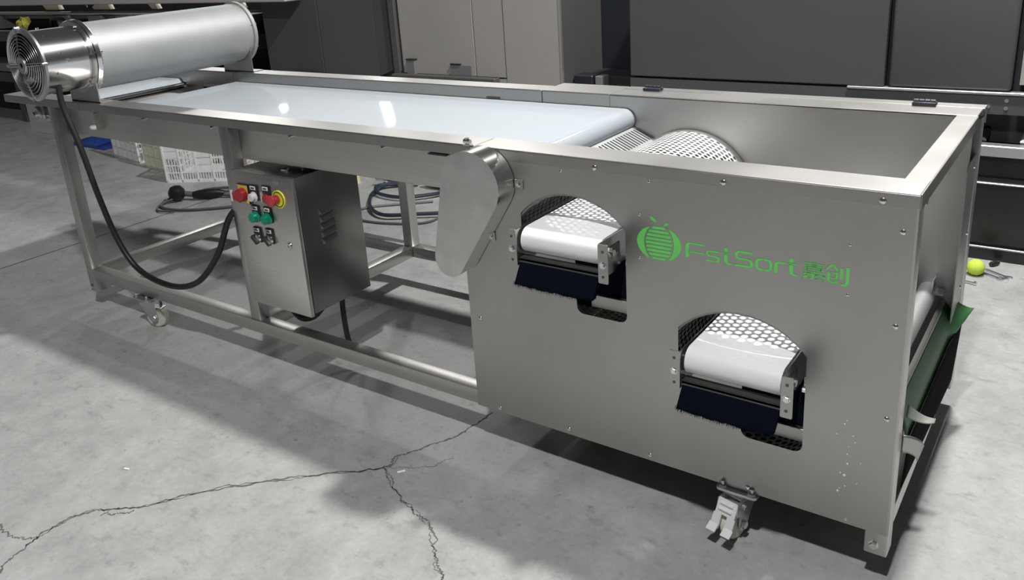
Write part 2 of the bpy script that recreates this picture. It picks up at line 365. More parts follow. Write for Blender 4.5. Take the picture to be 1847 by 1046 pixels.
# --- perforated sizing drums
def drum(cx, cz, R, pitch, hr, name):
    nth = int(round(2 * math.pi * R / (pitch * 0.866))); nth += nth % 2; dth = 2 * math.pi / nth; y0, y1 = 0.034, 0.735; ny = int((y1 - y0) / pitch); py = (y1 - y0) / ny
    b = MB(); K = 8
    for i in range(nth):
        off = 0.5 * (i % 2)
        for j in range(ny + (1 if off else 0)):
            ya = y0 + max(0, (j - off)) * py; yb = y0 + min(ny, (j + 1 - off)) * py; th = i * dth
            def P(u, y): a = th + u * dth; return (cx + R * math.cos(a), y, cz + R * math.sin(a))
            half = (yb - ya) < 0.9 * py
            if half: b.add([P(0, ya), P(1, ya), P(1, yb), P(0, yb)], [(0, 1, 2, 3)]); continue
            yc = (ya + yb) / 2; ru = hr / (R * dth)
            hole = [P(.5 + ru * math.cos(a), yc + hr * math.sin(a)) for a in [2 * math.pi * (k + .5) / K for k in range(K)]]
            cor = [P(1, yb), P(0, yb), P(0, ya), P(1, ya)]
            vs = hole + cor
            fs = [(0, 8, 1), (1, 8, 9, 2), (2, 9, 3), (3, 9, 10, 4), (4, 10, 5), (5, 10, 11, 6), (6, 11, 7), (7, 11, 8, 0)]
            b.add(vs, fs)
    o = b.build(name, 'drum_white', mach, smooth=False)
    o.data.polygons.foreach_set('use_smooth', [True] * len(o.data.polygons))
    # solid end hoops, the front one extended to block rear lamp light
    for ya, yb in ((0.0005, 0.036), (0.733, 0.750)):
        MB().lathe([(R + .002, ya), (R + .004, ya), (R + .004, yb), (R + .002, yb), (R - .004, yb), (R - .004, ya), (R + .002, ya)], (cx, 0, cz), (0, 1, 0), 72).build('end_hoop', 'galvanised', o)
    return o
D1 = (-0.805, 0.643); D2 = (-0.355, 0.411); RD = 0.205
drum(D1[0], D1[1], RD, 0.0205, 0.0072, 'perforated_drum')
drum(D2[0], D2[1], RD, 0.0225, 0.0082, 'perforated_drum')
# slide between the drums
part(MB().add([(-0.60, .10, .62), (-0.52, .10, .565), (-0.52, .74, .565), (-0.60, .74, .62), (-0.60, .10, .617), (-0.52, .10, .562), (-0.52, .74, .562), (-0.60, .74, .617)], [(0, 1, 2, 3), (7, 6, 5, 4), (0, 4, 5, 1), (1, 5, 6, 2), (2, 6, 7, 3), (3, 7, 4, 0)]), 'drum_slide', 'galvanised')

# --- front panel with cut openings and cut lettering
def opening(cx, cz):
    pts = []; R = 0.207; hc = 0.155; a0 = math.atan2(0.137, hc)
    pts.append((cx + hc, cz + 0.137))
    for k in range(1, 24):
        a = a0 + (math.pi - 2 * a0) * k / 24; pts.append((cx + R * math.cos(a), cz + R * math.sin(a)))
    pts += [(cx - hc, cz + 0.137), (cx - hc, cz + 0.03), (cx + 0.008, cz + 0.03), (cx + 0.008, cz - 0.098)]
    for k in range(1, 5): a = math.radians(180 + 90 * k / 4); pts.append((cx + .028 + .02 * math.cos(a), cz - .098 + .02 * math.sin(a)))
    for k in range(0, 5): a = math.radians(270 + 90 * k / 4); pts.append((cx + hc - .02 + .02 * math.cos(a), cz - .098 + .02 * math.sin(a)))
    return pts
cut = MB()
CY = (-0.02, 0.02)
cut.prism(opening(*D1), 'y', *CY); cut.prism(opening(*D2), 'y', *CY)
lt = []
# fruit emblem
ec = (-0.5605, 0.7575)
def ell(rx, rz, a0, a1, n=16, c=ec): return [(c[0] + rx * math.cos(math.radians(a0 + (a1 - a0) * k / n)), c[1] + rz * math.sin(math.radians(a0 + (a1 - a0) * k / n))) for k in range(n + 1)]
lt.append(ell(0.058, 0.046, 104, 256) + ell(0.0385, 0.050, 250, 110))
lt.append(ell(0.058, 0.046, 76, -76) + ell(0.0385, 0.050, -70, 70))
nb = 8
for i in range(nb + 1):
    za = -0.0425 + i * 0.0098; zb = za + 0.0079
    def xe(z): return 0.0355 * math.sqrt(max(0.0, 1 - (z / 0.0475) ** 2))
    xa, xb = xe(za) - .001, xe(zb) - .001
    if min(xa, xb) < 0.004: continue
    lt.append([(ec[0] - xa, ec[1] + za), (ec[0] + xa, ec[1] + za), (ec[0] + xb, ec[1] + zb), (ec[0] - xb, ec[1] + zb)])
lt.append([(-0.5845, 0.8260), (-0.5765, 0.8240), (-0.5695, 0.8175), (-0.5665, 0.8095), (-0.5745, 0.8115), (-0.5815, 0.817)])
lt.append([(-0.5480, 0.8030), (-0.5470, 0.8095), (-0.5415, 0.8140), (-0.5345, 0.8140), (-0.5355, 0.8080), (-0.542, 0.8040)])
zb_, zt_ = 0.7335, 0.7735; xh = 0.7625; tk = 0.0066; th = 0.0046
def arc(cx, cz, rx, rz, a0, a1, n=6): return [(cx + rx * math.cos(math.radians(a0 + (a1 - a0) * k / n)), cz + rz * math.sin(math.radians(a0 + (a1 - a0) * k / n))) for k in range(n + 1)]
# F
lt.append(stroke([(-0.4880, zb_)] + arc(-0.4815, zt_ - .0085, .0065, .0065, 180, 90) + [(-0.4463, zt_ - .002)], [.008] * 3 + [.0065] * 3 + [.0048] * 3))
lt.append([(-0.4842, .7482), (-0.4463, .7482), (-0.4463, .7528), (-0.4842, .7528)])
def ess(x0, x1, zb, zt, t):
    m = (zb + zt) / 2; q = (zt - zb) / 4 - t * .25; c = t / 2
    return stroke([(x1, zt - c), (x0 + q + c, zt - c)] + arc(x0 + q + c, zt - c - q, q, q, 110, 250, 6) + [(x1 - q - c, m)] + arc(x1 - q - c, zb + c + q, q, q, 70, -70, 6) + [(x0, zb + c)], t)
lt.append(ess(-0.4414, -0.4075, zb_, xh, 0.0050))
def tee(x0, x1):
    xs = x0 + (x1 - x0) * .34
    lt.append(stroke([(xs, zt_ + .0015), (xs, zb_ + .011)] + arc(xs + .0085, zb_ + .011, .0085, .0085, 190, 270) + [(x1, zb_ + .0025)], [.0078, .0078] + [.0072] * 3 + [.0055] * 4 + [.0045]))
    lt.append([(x0, .7595), (x1, .7595), (x1, .7635), (x0, .7635)])
tee(-0.4015, -0.3779)
lt.append(ess(-0.3717, -0.3299, zb_, zt_, 0.0058))
om = -0.3055; oz = (zb_ + xh) / 2
lt.append(stroke([(om - .0012, xh - .0023)] + arc(om - .0085, oz + .0045, .0075, .0075, 90, 180) + arc(om - .0085, oz - .0045, .0075, .0075, 180, 270) + [(om - .0012, zb_ + .0023)], .0058))
lt.append(stroke([(om + .0012, xh - .0023)] + arc(om + .0085, oz + .0045, .0075, .0075, 90, 0) + arc(om + .0085, oz - .0045, .0075, .0075, 0, -90) + [(om + .0012, zb_ + .0023)], .0058))
lt.append(stroke([(-0.2780, zb_)] + arc(-0.2705, xh - .0105, .0075, .0080, 180, 90) + [(-0.2559, xh - .0022)], [.0072] * 4 + [.006] * 3 + [.0045] * 2))
tee(-0.2525, -0.2293)
def cj(x0, z0, w, h, segs, t):     # strokes in unit coordinates
    for s in segs:
        tt = t * (s[1] if isinstance(s, tuple) else 1); pl = s[0] if isinstance(s, tuple) else s
        lt.append(stroke([(x0 + a * w, z0 + b * h) for a, b in pl], tt))
cj(-0.2193, zb_, 0.0474, 0.041, [
    ([(0.02, .90), (.98, .90)], .8), ([(.49, 1.0), (.49, .74)], 1.7), ([(.10, .76), (.90, .76)], .8),
    ([(.16, .66), (.84, .66)], .7), ([(.16, .70), (.16, .54)], 1.2), ([(.84, .68), (.84, .50)], 1.6), ([(.16, .55), (.84, .55)], .7),
    ([(0.0, .42), (1.0, .42)], .9), ([(.30, .46), (.24, .20), (.03, .02)], 1.5), ([(.04, .28), (.46, .28), (.44, .04), (.32, .02)], 1.2),
    ([(.58, .28), (.98, .28)], .8), ([(.60, .29), (.60, .04)], 1.0), ([(.96, .29), (.94, .0)], 1.0), ([(.58, .06), (.98, .06)], .8)], 0.0036)
cj(-0.1702, zb_ - .002, 0.0465, 0.044, [
    ([(0.0, .70), (.26, .98), (.32, .98), (.52, .68)], 1.0), ([(.12, .60), (.12, .14), (.20, .06), (.46, .06), (.50, .20)], 1.15),
    ([(.24, .58), (.48, .58), (.48, .30), (.26, .27)], 1.0), ([(.68, .90), (.68, .28)], 1.4), ([(.95, .97), (.95, .10), (.88, .02), (.68, .02)], 1.4)], 0.0042)
for i, p in enumerate(lt):
    e = 0.00003 * (i % 7); cut.prism(p, 'y', CY[0] - e, CY[1] + e)
PY0, PY1 = -0.0035, -0.0027
panel_mb = MB().box(-1.1617, -0.0045, PY0, PY1, 0.1395, 0.9195)
pa = bpy.data.objects.new('tmp_a', panel_mb.mesh('tmp_a', 'steel', False)); pb = bpy.data.objects.new('tmp_b', cut.mesh('tmp_b', 'steel', False, False))
COL.objects.link(pa); COL.objects.link(pb)
md = pa.modifiers.new('b', 'BOOLEAN'); md.operation = 'DIFFERENCE'; md.object = pb; md.solver = 'EXACT'; md.use_self = True
dg = bpy.context.evaluated_depsgraph_get(); dg.update()
pm = bpy.data.meshes.new_from_object(pa.evaluated_get(dg))
pm.name = 'front_panel'; pm.materials.clear(); pm.materials.append(MATS['steel'])
bpy.data.objects.remove(pa); bpy.data.objects.remove(pb)
link('front_panel', pm, mach)
part(MB().box(-0.637, -0.103, 0.0, 0.002, 0.700, 0.836), 'logo_cover_plate', 'steel')
lb = part(MB().box(-0.635, -0.105, -0.0026, -0.0002, 0.702, 0.834), 'logo_backing', 'logo_green', label='green sheet showing through cut-out fruit emblem and lettering')
for x, z in ((-0.6103, .8228), (-0.612, .7121), (-0.1246, .8245), (-0.1231, .7114)): screw(x, z, name='rivet', sc=0.55)
for x, z in ((-0.0263, .8678), (-0.0246, .6596), (-0.0253, .4379), (-1.1263, .4356), (-1.0784, .152), (-0.8398, .1552), (-0.5898, .1546), (-0.325, 0.152)): screw(x, z)
for x, z in ((-0.5844, .9092), (-0.8284, .9089), (-0.0929, .1509)): screw(x, z, name='rivet', sc=0.6)
part(MB().box(-0.0045, 0.0, PY0, 0.0, 0.140, 0.9195), 'panel_edge_strip', 'steel_tube')
# splashes of paint on the panel
sp = MB(); rr = random.Random(3)
for (x, z, r) in [(-.11, .40, .0018), (-.105, .41, .0012), (-.09, .375, .0016), (-.098, .345, .0012), (-.10, .325, .0018), (-.098, .30, .0024), (-.112, .272, .0018), (-.103, .268, .003), (-.075, .255, .0012), (-.10, .24, .0014), (-.115, .222, .0026), (-.112, .23, .0012), (-.125, .37, .0013), (-.07, .31, .0011), (-.085, .36, .0016)]:
    sp.cyl((x, -.0035, z), (x, -.0042, z), r, 8)
o = part(sp, 'paint_specks', 'paper'); o['kind'] = 'stuff'

# --- discharge chutes
def chute(dx, dz):
    y0 = -0.10; xl, xr = -0.909 + dx, -0.672 + dx; zb, zt = 0.675 + dz, 0.772 + dz
    fr = MB()
    prof = [(y0, zb), (y0, zt), (0.74, zt - 0.004), (0.74, zb + .01), (0.0, zb + .01), (-.02, zb)]
    fr.prism(prof, 'x', xl - .003, xl); fr.prism(prof, 'x', xr, xr + .003)
    c = fr.build('discharge_chute', 'steel_shaded', mach, smooth=False)
    fm = MB().prism(rrect(xl - .0285, xl, zb - .002, zt, .003), 'y', y0 - .003, y0).build('flange', 'steel', c)
    fm2 = MB().prism(rrect(xr, xr + .0265, zb - .003, zt, .003), 'y', y0 - .003, y0).build('flange', 'steel', c)
    for xx in (xl - .014, xr + .013):
        hb = link('bolt', _hexb, c, (xx, y0 - .004, (zb + zt) / 2 - .004)); hb.scale = (.75,) * 3
        for dz_ in (.030, -.034):
            MB().cyl((xx, y0 - .0025, (zb + zt) / 2 + dz_), (xx, y0 - .0036, (zb + zt) / 2 + dz_), .0038, 12).build('hole', 'dark_steel', c)
    # belt round the front roller
    r = 0.034; zc = zb + .062; yc = -0.058; pf = []
    for k in range(13): a = math.pi / 2 + math.pi * k / 12; pf.append((yc + r * math.cos(a), zc + r * math.sin(a)))
    for k in range(13): a = -math.pi / 2 + math.pi * k / 12; pf.append((.70 + r * math.cos(a), zc + r * math.sin(a)))
    MB().prism(pf, 'x', xl + .006, xr - .005).build('belt', 'belt_chute', c)
    MB().cyl((xl - .001, yc, zc), (xr + .020, yc, zc), .008, 14).cyl((xr + .003, yc, zc), (xr + .010, yc, zc), .013, 6).build('roller_shaft', 'chrome', c)
    MB().box(xr + .003, xr + .0045, -.075, .0, zc - .014, zc + .010).build('shaft_slot', 'black_plastic', c)
    # strip holding the brush and the bristles
    MB().box(xl + .001, xr, y0 + .004, y0 + .034, zb + .012, zb + .020, .001).box(xl + .001, xr, y0 + .004, y0 + .007, zb + .006, zb + .020).build('brush_holder', 'dark_steel', c)
    bb = MB(); rd = random.Random(11)
    tip = lambda u: (-0.006 * math.sin(u * 3.0))
    nb_ = 30; rows = []
    for i in range(nb_ + 1):
        u = i / nb_; x = xl + .004 + (xr - xl - .006) * u; zz = zb - .045 + rd.uniform(-.002, .002); yy = y0 - .020 + tip(u)
        rows.append([(x, y0 + .006, zb + .013), (x - .006, yy, zz), (x - .006, yy + .016, zz), (x, y0 + .022, zb + .013)])
    vs = [p for r_ in rows for p in r_]; fs = []
    for i in range(nb_):
        for k in range(4): fs.append((4 * i + k, 4 * i + 4 + k, 4 * i + 4 + (k + 1) % 4, 4 * i + (k + 1) % 4))
    fs += [(0, 1, 2, 3), tuple(4 * nb_ + k for k in (3, 2, 1, 0))]
    bb.add(vs, fs)
    for i in range(420):
        u = rd.random(); x = xl + .003 + (xr - xl - .005) * u; yy = y0 - .021 + tip(u) + rd.uniform(-.002, .016); zz = zb - .044
        L = rd.uniform(.002, .011); sx = rd.uniform(-.006, .002); w_ = .0009
        bb.add([(x - w_ - .006, yy, zz + .006), (x + w_ - .006, yy, zz + .006), (x - .006, yy + w_, zz + .006), (x - .006 + sx, yy - .004, zz - L)], [(0, 1, 3), (1, 2, 3), (2, 0, 3)])
    br = bb.build('brush_bristles', 'brush_navy', c, smooth=False); br['kind'] = 'stuff'
    # inner brush and support plate seen through the lower cut-out
    MB().box(xl + .02, xr + .075, .035, .055, zb - .100, zb - .005, .002).build('inner_brush', 'brush_navy', c)
    MB().box(xl + .14, xr + .085, .024, .028, zb - .138, zb - .103, .001).box(xl + .14, xr + .085, .028, .06, zb - .105, zb - .103).build('support_plate', 'steel', c)
    MB().box(xl - .02, xr + .02, .06, .70, zb - .16, zb - .02, .004).build('shade_box', 'black_sheet', c)  # black box added to darken the drum interior below the belt
    b2 = MB().box(xr + .01, xr + .05, .012, .05, zb + .000, zb + .012, .003).cyl((xr + .035, .003, zb + .01), (xr + .035, .03, zb + .01), .009, 12).cyl((xr + .022, .02, zb + .02), (xr + .022, .02, zb + .036), .008, 6)
    b2.build('bearing_bracket', 'chrome', c)
    return c
chute(0, 0); chute(0.4475, -0.2335)

# --- chain cover (teardrop)
def cover_pts(g=0.0):
    pts = []; c1 = (-1.068, 0.860); r1 = 0.095 + g; c2 = (-1.160, 0.637); r2 = 0.050 + g
    d = math.hypot(c2[0] - c1[0], c2[1] - c1[1]); ang = math.atan2(c2[1] - c1[1], c2[0] - c1[0]); al = math.acos((r1 - r2) / d)
    for k in range(25): a = ang + al + (2 * math.pi - 2 * al) * k / 24; pts.append((c1[0] + r1 * math.cos(a), c1[1] + r1 * math.sin(a)))
    for k in range(13): a = ang - al + 2 * al * k / 12; pts.append((c2[0] + r2 * math.cos(a), c2[1] + r2 * math.sin(a)))
    return pts
mat('cover_face', (0.68, 0.68, 0.67), 1.0, 0.40, noise=0.13, nscale=14, rvar=0.1)
cc = part(MB().prism(cover_pts(), 'y', -0.078, -0.006), 'chain_cover', 'polished')
cc.data.materials.append(MATS['cover_face'])
for p_ in cc.data.polygons:
    if abs(p_.normal.y) > .9: p_.material_index = 1
def tab(x, z, n):
    o = MB().box(x - .013, x + .013, -.008, -.004, z - .013, z + .013, .001).build('mounting_tab', 'steel', cc)
    s_ = link('bolt', _hexb, cc, (x, -.009, z)); s_.scale = (.6,) * 3
    for o_ in (o, s_):
        pass
tab(-0.9585, .8600, 0); tab(-1.062, .700, 1)
MB().box(-1.13, -1.108, -.012, .002, .950, .954).cyl((-1.12, -.006, .950), (-1.12, -.006, .972), .006, 8).cyl((-1.128, -.008, .962), (-1.108, -.008, .962), .007, 6).build('wing_bolt', 'chrome', cc)

# --- control box
BX0, BX1, BY0, BY1, BZ0, BZ1 = -2.170, -1.862, -0.004, 0.282, 0.283, 0.772
cb = part(MB().box(BX0, BX1, BY0 + .012, BY1, BZ0, BZ1, .003, 2), 'control_box', 'box_side_shaded', label='stainless control cabinet with shade-toned louvred side')
door = MB().box(BX0 - .002, BX1 + .002, BY0 - .008, BY0 + .008, BZ0 - .006, BZ1 + .002, .003, 2).build('door', 'steel_brushed', cb)
fy = BY0 - .008
lv = MB()
for i in range(5):
    zc = .640 - i * .0265; ya, yb = .085, .150
    lv.add([(BX1, ya, zc), (BX1, yb, zc + .008), (BX1 + .012, yb - .004, zc - .007), (BX1 + .012, ya + .004, zc - .015), (BX1, yb, zc - .012), (BX1, ya, zc - .020)], [(0, 1, 2, 3), (0, 3, 5), (1, 4, 2), (3, 2, 4, 5)])
lvr = lv.build('louvres', 'box_side_shaded', cb)
# top hook on the box
MB().tube(smooth_path([(-1.99, .10, BZ1 + .004), (-1.98, .085, BZ1 + .012), (-1.955, .07, BZ1 + .012), (-1.95, .05, BZ1 + .004)], 5), .004, 6).cyl((-1.975, .05, BZ1 + .002), (-1.945, .045, BZ1 + .004), .005, 6).cyl((-1.93, .10, BZ1), (-1.93, .10, BZ1 + .012), .004, 6).build('wing_nut', 'chrome', cb)
def ctrl_rot(x, z): return x, z
# rotary isolator: yellow plate, red knob
MB().box(-2.1395, -2.0850, fy - .006, fy, .660, .727, .003).build('isolator_plate', 'yellow', cb)
MB().box(-2.0860, -2.0830, fy - .0065, fy, .660, .729).box(-2.1395, -2.085, fy - .0065, fy, .727, .730).build('isolator_edge', 'black_plastic', cb)
ik = MB().lathe([(0, .024), (.020, .024), (.0235, .021), (.0245, .006), (.0245, 0)], (-2.113, fy - .005, .692), (0, -1, 0), 24).build('isolator_knob', 'red', cb)
MB().box(-2.150, -2.128, fy - .026, fy - .008, .672, .703, .003).build('isolator_handle', 'red', cb)
MB().prism([(-2.158, .669), (-2.150, .669), (-2.150, .707), (-2.158, .707)], 'y', fy - .026, fy - .019).build('isolator_flag', 'label_white', cb)
def holder(x, z):
    MB().box(x - .019, x + .019, fy - .006, fy, z - .022, z + .034, .005, 2).build('button_holder', 'black_plastic', cb)
    MB().box(x - .0145, x + .0135, fy - .0075, fy - .005, z + .0165, z + .0295, .001).build('button_label', 'label_white', cb)
    MB().box(x - .009, x + .008, fy - .0079, fy - .0074, z + .0205, z + .0255).build('label_print', 'ink', cb)
def cap(x, z, m, name, r=.0145, d=.020):
    MB().lathe([(0, d), (r * .8, d), (r, d - .003), (r, .006), (r + .0035, .004), (r + .0035, 0)], (x, fy - .004, z), (0, -1, 0), 24).build(name, m, cb)
holder(-2.056, .699); cap(-2.056, .691, 'button_white', 'indicator_lamp')
holder(-1.991, .704)
MB().lathe([(0, .010), (.015, .010), (.017, .004), (.017, 0)], (-1.991, fy - .004, .692), (0, -1, 0), 20).build('key_switch', 'red', cb)
MB().box(-2.0, -1.996, fy - .022, fy - .010, .682, .702, .001).build('switch_lever', 'chrome', cb)
# emergency stop
MB().lathe([(0, .004), (.031, .004), (.031, 0)], (-1.934, fy, .696), (0, -1, 0), 32).build('emergency_plate', 'yellow_green', cb)
MB().torus((-1.934, fy - .004, .696), (0, 1, 0), .0255, .0016, 40, 5).build('emergency_print', 'ink', cb)
MB().lathe([(0, .036), (.012, .036), (.0195, .032), (.0205, .026), (.016, .019), (.0105, .016), (.0105, .006), (.016, .004), (.016, 0)], (-1.940, fy - .003, .696), (0, -1, 0), 24).build('emergency_button', 'red_bright', cb)
for x, z in ((-2.064, .626), (-2.000, .628)): holder(x, z); cap(x, z - .008, 'button_green', 'push_button', .0165, .024)
for x, z in ((-2.073, .5455), (-2.009, .549)):
    holder(x, z)
    MB().lathe([(0, .008), (.014, .008), (.017, .005), (.017, 0)], (x, fy - .004, z - .008), (0, -1, 0), 20).build('selector_ring', 'chrome', cb)
    MB().add(*(lambda c, s: ([(x + (c * a - s * b), fy - d, z - .008 + (s * a + c * b)) for d in (.010, .025) for a, b in ((-.017, -.0065), (.017, -.0065), (.017, .0065), (-.017, .0065))], [(0, 1, 2, 3), (7, 6, 5, 4), (0, 4, 5, 1), (1, 5, 6, 2), (2, 6, 7, 3), (3, 7, 4, 0)]))(math.cos(-.75), math.sin(-.75))).build('selector_knob', 'black_plastic', cb)
MB().lathe([(0, .003), (.005, .003), (.006, .007), (.010, .007), (.012, .003), (.012, 0)], (-1.915, fy, .533), (0, -1, 0), 20).build('door_lock', 'chrome', cb)
MB().box(-1.955, -1.925, fy - .0004, fy + .0005, .745, .757).build('plate_stamp', 'steel', cb)
# cables under the box
part(MB().tube(smooth_path([(-2.10, .08, .285), (-2.06, .07, .235), (-2.0, .06, .215), (-1.94, .07, .235), (-1.90, .09, .285)], 6), .011, 10), 'cable_loop', 'black_rubber')
part(MB().tube(smooth_path([(-1.90, .17, .285), (-1.905, .17, .20), (-1.90, .175, .09), (-1.86, .19, .03), (-1.78, .22, .012), (-1.60, .25, .012)], 6), .010, 10), 'supply_cable', 'black_rubber')

# --- blower drum with fan
AX, AZ = -3.085, 1.128; RB = 0.129
bd = part(MB().lathe([(RB - .004, .05), (RB, .05), (RB, .80), (RB - .004, .80), (RB - .004, .05)], (AX, 0, AZ), (0, 1, 0), 64).box(AX - .002, AX + .002, .06, .79, AZ - RB - .006, AZ - RB + .002), 'blower_drum', 'galvanised', label='matt grey cylindrical air drum across the belt')
MB().lathe([(RB - .006, 0.790), (RB + .010, 0.790), (RB + .010, 0.806), (RB - .006, 0.806), (0, .806)], (AX, 0, AZ), (0, 1, 0), 56).build('end_flange', 'galvanised', bd)
for a in range(8):
    aa = a * math.pi / 4 + .3; MB().cyl((AX + (RB + .004) * math.cos(aa), .785, AZ + (RB + .004) * math.sin(aa)), (AX + (RB + .004) * math.cos(aa), .812, AZ + (RB + .004) * math.sin(aa)), .004, 6).build('flange_bolt', 'chrome', bd)
RF = 0.122
MB().lathe([(RF + .002, .030), (RB + .014, .030), (RB + .016, .046), (RB + .014, .050), (RF, .050)], (AX, 0, AZ), (0, 1, 0), 64).build('drum_flange', 'polished', bd)
MB().lathe([(RF + .001, .018), (RB + .010, .018), (RB + .014, .026), (RF + .001, .028)], (AX, 0, AZ), (0, 1, 0), 64).build('fan_flange', 'polished', bd)
for a in range(6):
    aa = a * math.pi / 3 + .15; MB().cyl((AX + (RB + .002) * math.cos(aa), .012, AZ + (RB + .002) * math.sin(aa)), (AX + (RB + .002) * math.cos(aa), .062, AZ + (RB + .002) * math.sin(aa)), .005, 6).build('flange_bolt', 'chrome', bd)
YF = -0.165
MB().lathe([(RF - .003, .03), (RF, .03), (RF, YF + .004), (RF + .004, YF - .002), (RF - .003, YF - .002), (RF - .003, .03)], (AX, 0, AZ), (0, 1, 0), 64).build('fan_housing', 'polished', bd)
MB().lathe([(RF - .004, YF + .01), (RF - .004, YF - .006), (RF + .004, YF - .009), (RF + .016, YF - .006), (RF + .018, YF + .002), (RF + .004, YF + .006), (RF - .004, YF + .01)], (AX, 0, AZ), (0, 1, 0), 64).build('fan_rim', 'zinc', bd)
g = MB()
for i in range(8): g.torus((AX, YF - .010 - .012 * (1 - i / 8), AZ), (0, 1, 0), .036 + i * .0122, .0013, 48, 6)
for q in range(4):
    a = q * math.pi / 2 + .06
    for off in (-.0045, .0045):
        d = Vector((math.cos(a), 0, math.sin(a))); n = Vector((-math.sin(a), 0, math.cos(a))) * off
        c0 = Vector((AX, YF - .022, AZ)); c1 = Vector((AX, YF - .008, AZ)); g.tube([c0 + d * .022 + n, c0 + d * .06 + n, c1 + d * .137 + n], .0015, 6)
g.build('wire_guard', 'chrome', bd)
for q in range(4):
    a = q * math.pi / 2 + .06; MB().cyl((AX + .136 * math.cos(a), YF - .016, AZ + .136 * math.sin(a)), (AX + .136 * math.cos(a), YF + .004, AZ + .136 * math.sin(a)), .0065, 8).build('guard_bolt', 'chrome', bd)
MB().lathe([(.0115, .0), (.0115, .004), (.030, .004), (.032, .001), (.030, -.002), (.0115, -.002)], (AX, YF - .022, AZ), (0, -1, 0), 32).build('guard_boss', 'zinc', bd)
MB().lathe([(0, .10), (.040, .10), (.045, .09), (.045, .0)], (AX, YF + .13, AZ), (0, -1, 0), 28).build('fan_motor', 'dark_steel', bd)
for q in range(5):
    a = q * 2 * math.pi / 5; d = Vector((math.cos(a), 0, math.sin(a))); t = Vector((-math.sin(a), 0, math.cos(a))); c0 = Vector((AX, YF + .055, AZ))
    vs = []
    for rr_, wv_ in ((.042, .024), (.08, .032), (.118, .040)):
        vs += [c0 + d * rr_ + t * wv_ + Vector((0, .014, 0)), c0 + d * rr_ - t * wv_ - Vector((0, .014, 0)), c0 + d * rr_ - t * wv_ - Vector((0, .011, 0)), c0 + d * rr_ + t * wv_ + Vector((0, .017, 0))]
    fs = [(0, 1, 2, 3), (11, 10, 9, 8)]
    for i in (0, 4): fs += [(i + k, i + 4 + k, i + 4 + (k + 1) % 4, i + (k + 1) % 4) for k in range(4)]
    MB().add(vs, fs).build('fan_blade', 'dark_steel', bd)
MB().lathe([(0, .11), (RF - .004, .11)], (AX, YF, AZ), (0, 1, 0), 40).build('fan_backplate', 'black_plastic', bd)
for aa, yy in ((.05, -.075), (1.75, -.09)):
    MB().cyl((AX + (RF - .001) * math.cos(aa), yy, AZ + (RF - .001) * math.sin(aa)), (AX + (RF + .007) * math.cos(aa), yy, AZ + (RF + .007) * math.sin(aa)), .006, 8).build('housing_bolt', 'chrome', bd)
# saddle brackets carrying the drum
def saddle(y0, y1):
    pts = [(AX + .105, H), (AX + .105, AZ - .06)]
    for k in range(11): a = math.radians(-28 - 124 * k / 10); pts.append((AX + (RB + .002) * math.cos(a), AZ + (RB + .002) * math.sin(a)))
    pts += [(AX - .105, AZ - .06), (AX - .105, H)]
    MB().prism(pts, 'y', y0, y0 + .004).box(AX - .105, AX + .105, y0, y1, H + .0003, H + .004).build('saddle_bracket', 'steel', bd)
saddle(.022, .075); saddle(.772, .83)
# black cable from fan to control box
MB().cyl((-3.01, -.10, 1.086), (-3.005, -.107, 1.070), .010, 12).cyl((-3.012, -.096, 1.088), (-3.02, -.09, 1.094), .012, 10).build('cable_gland', 'label_white', bd)
part(MB().tube(smooth_path([(-3.004, -.108, 1.070), (-3.000, -.115, .965), (-2.958, -.105, .80), (-2.925, -.095, .60), (-2.872, -.085, .42), (-2.78, -.075, .31), (-2.60, -.06, .272), (-2.44, -.045, .315), (-2.305, -.03, .445), (-2.235, -.005, .585), (-2.200, .055, .640), (-2.165, .07, .645)], 10), .0115, 12), 'fan_cable', 'black_rubber', label='thick black cable drooping from fan to control box')

# --- conveyor tail left of the left leg
part(MB().box(-3.66, -3.37, .052, .058, .775, .905).box(-3.66, -3.37, .05, .085, .770, .777), 'tail_plate', 'steel_brushed')
part(MB().box(-3.66, -3.37, .76, .766, .775, .905), 'tail_plate', 'steel_brushed')
be = part(MB().prism(rrect(-3.56, -3.46, .835, .912, .02), 'y', .028, .052).lathe([(.012, .03), (.030, .03), (.034, .02), (.034, 0)], (-3.51, .045, .872), (0, -1, 0), 24), 'take_up_bearing', 'zinc')
part(MB().cyl((-3.46, .035, .868), (-3.37, .035, .868), .006, 10).cyl((-3.47, .035, .868), (-3.455, .035, .868), .011, 6), 'tension_screw', 'chrome')
part(MB().cyl((-3.51, .0, .872), (-3.51, .80, .872), .012, 14), 'tail_shaft', 'chrome')
# guide bracket with little roller on the apron
gb = part(MB().box(-3.095, -3.045, .046, .050, .835, .918, .001).box(-3.047, -3.043, .020, .05, .835, .905), 'guide_bracket', 'steel')
MB().lathe([(0, .014), (.018, .014), (.021, .010), (.021, .004), (.018, 0), (0, 0)], (-3.072, .030, .838), (0, 0, 1), 20).build('guide_roller', 'label_white', gb)
for x in (-3.085, -3.06): link('bolt', _hexb, gb, (x, .045, .895)).scale = (.6,) * 3

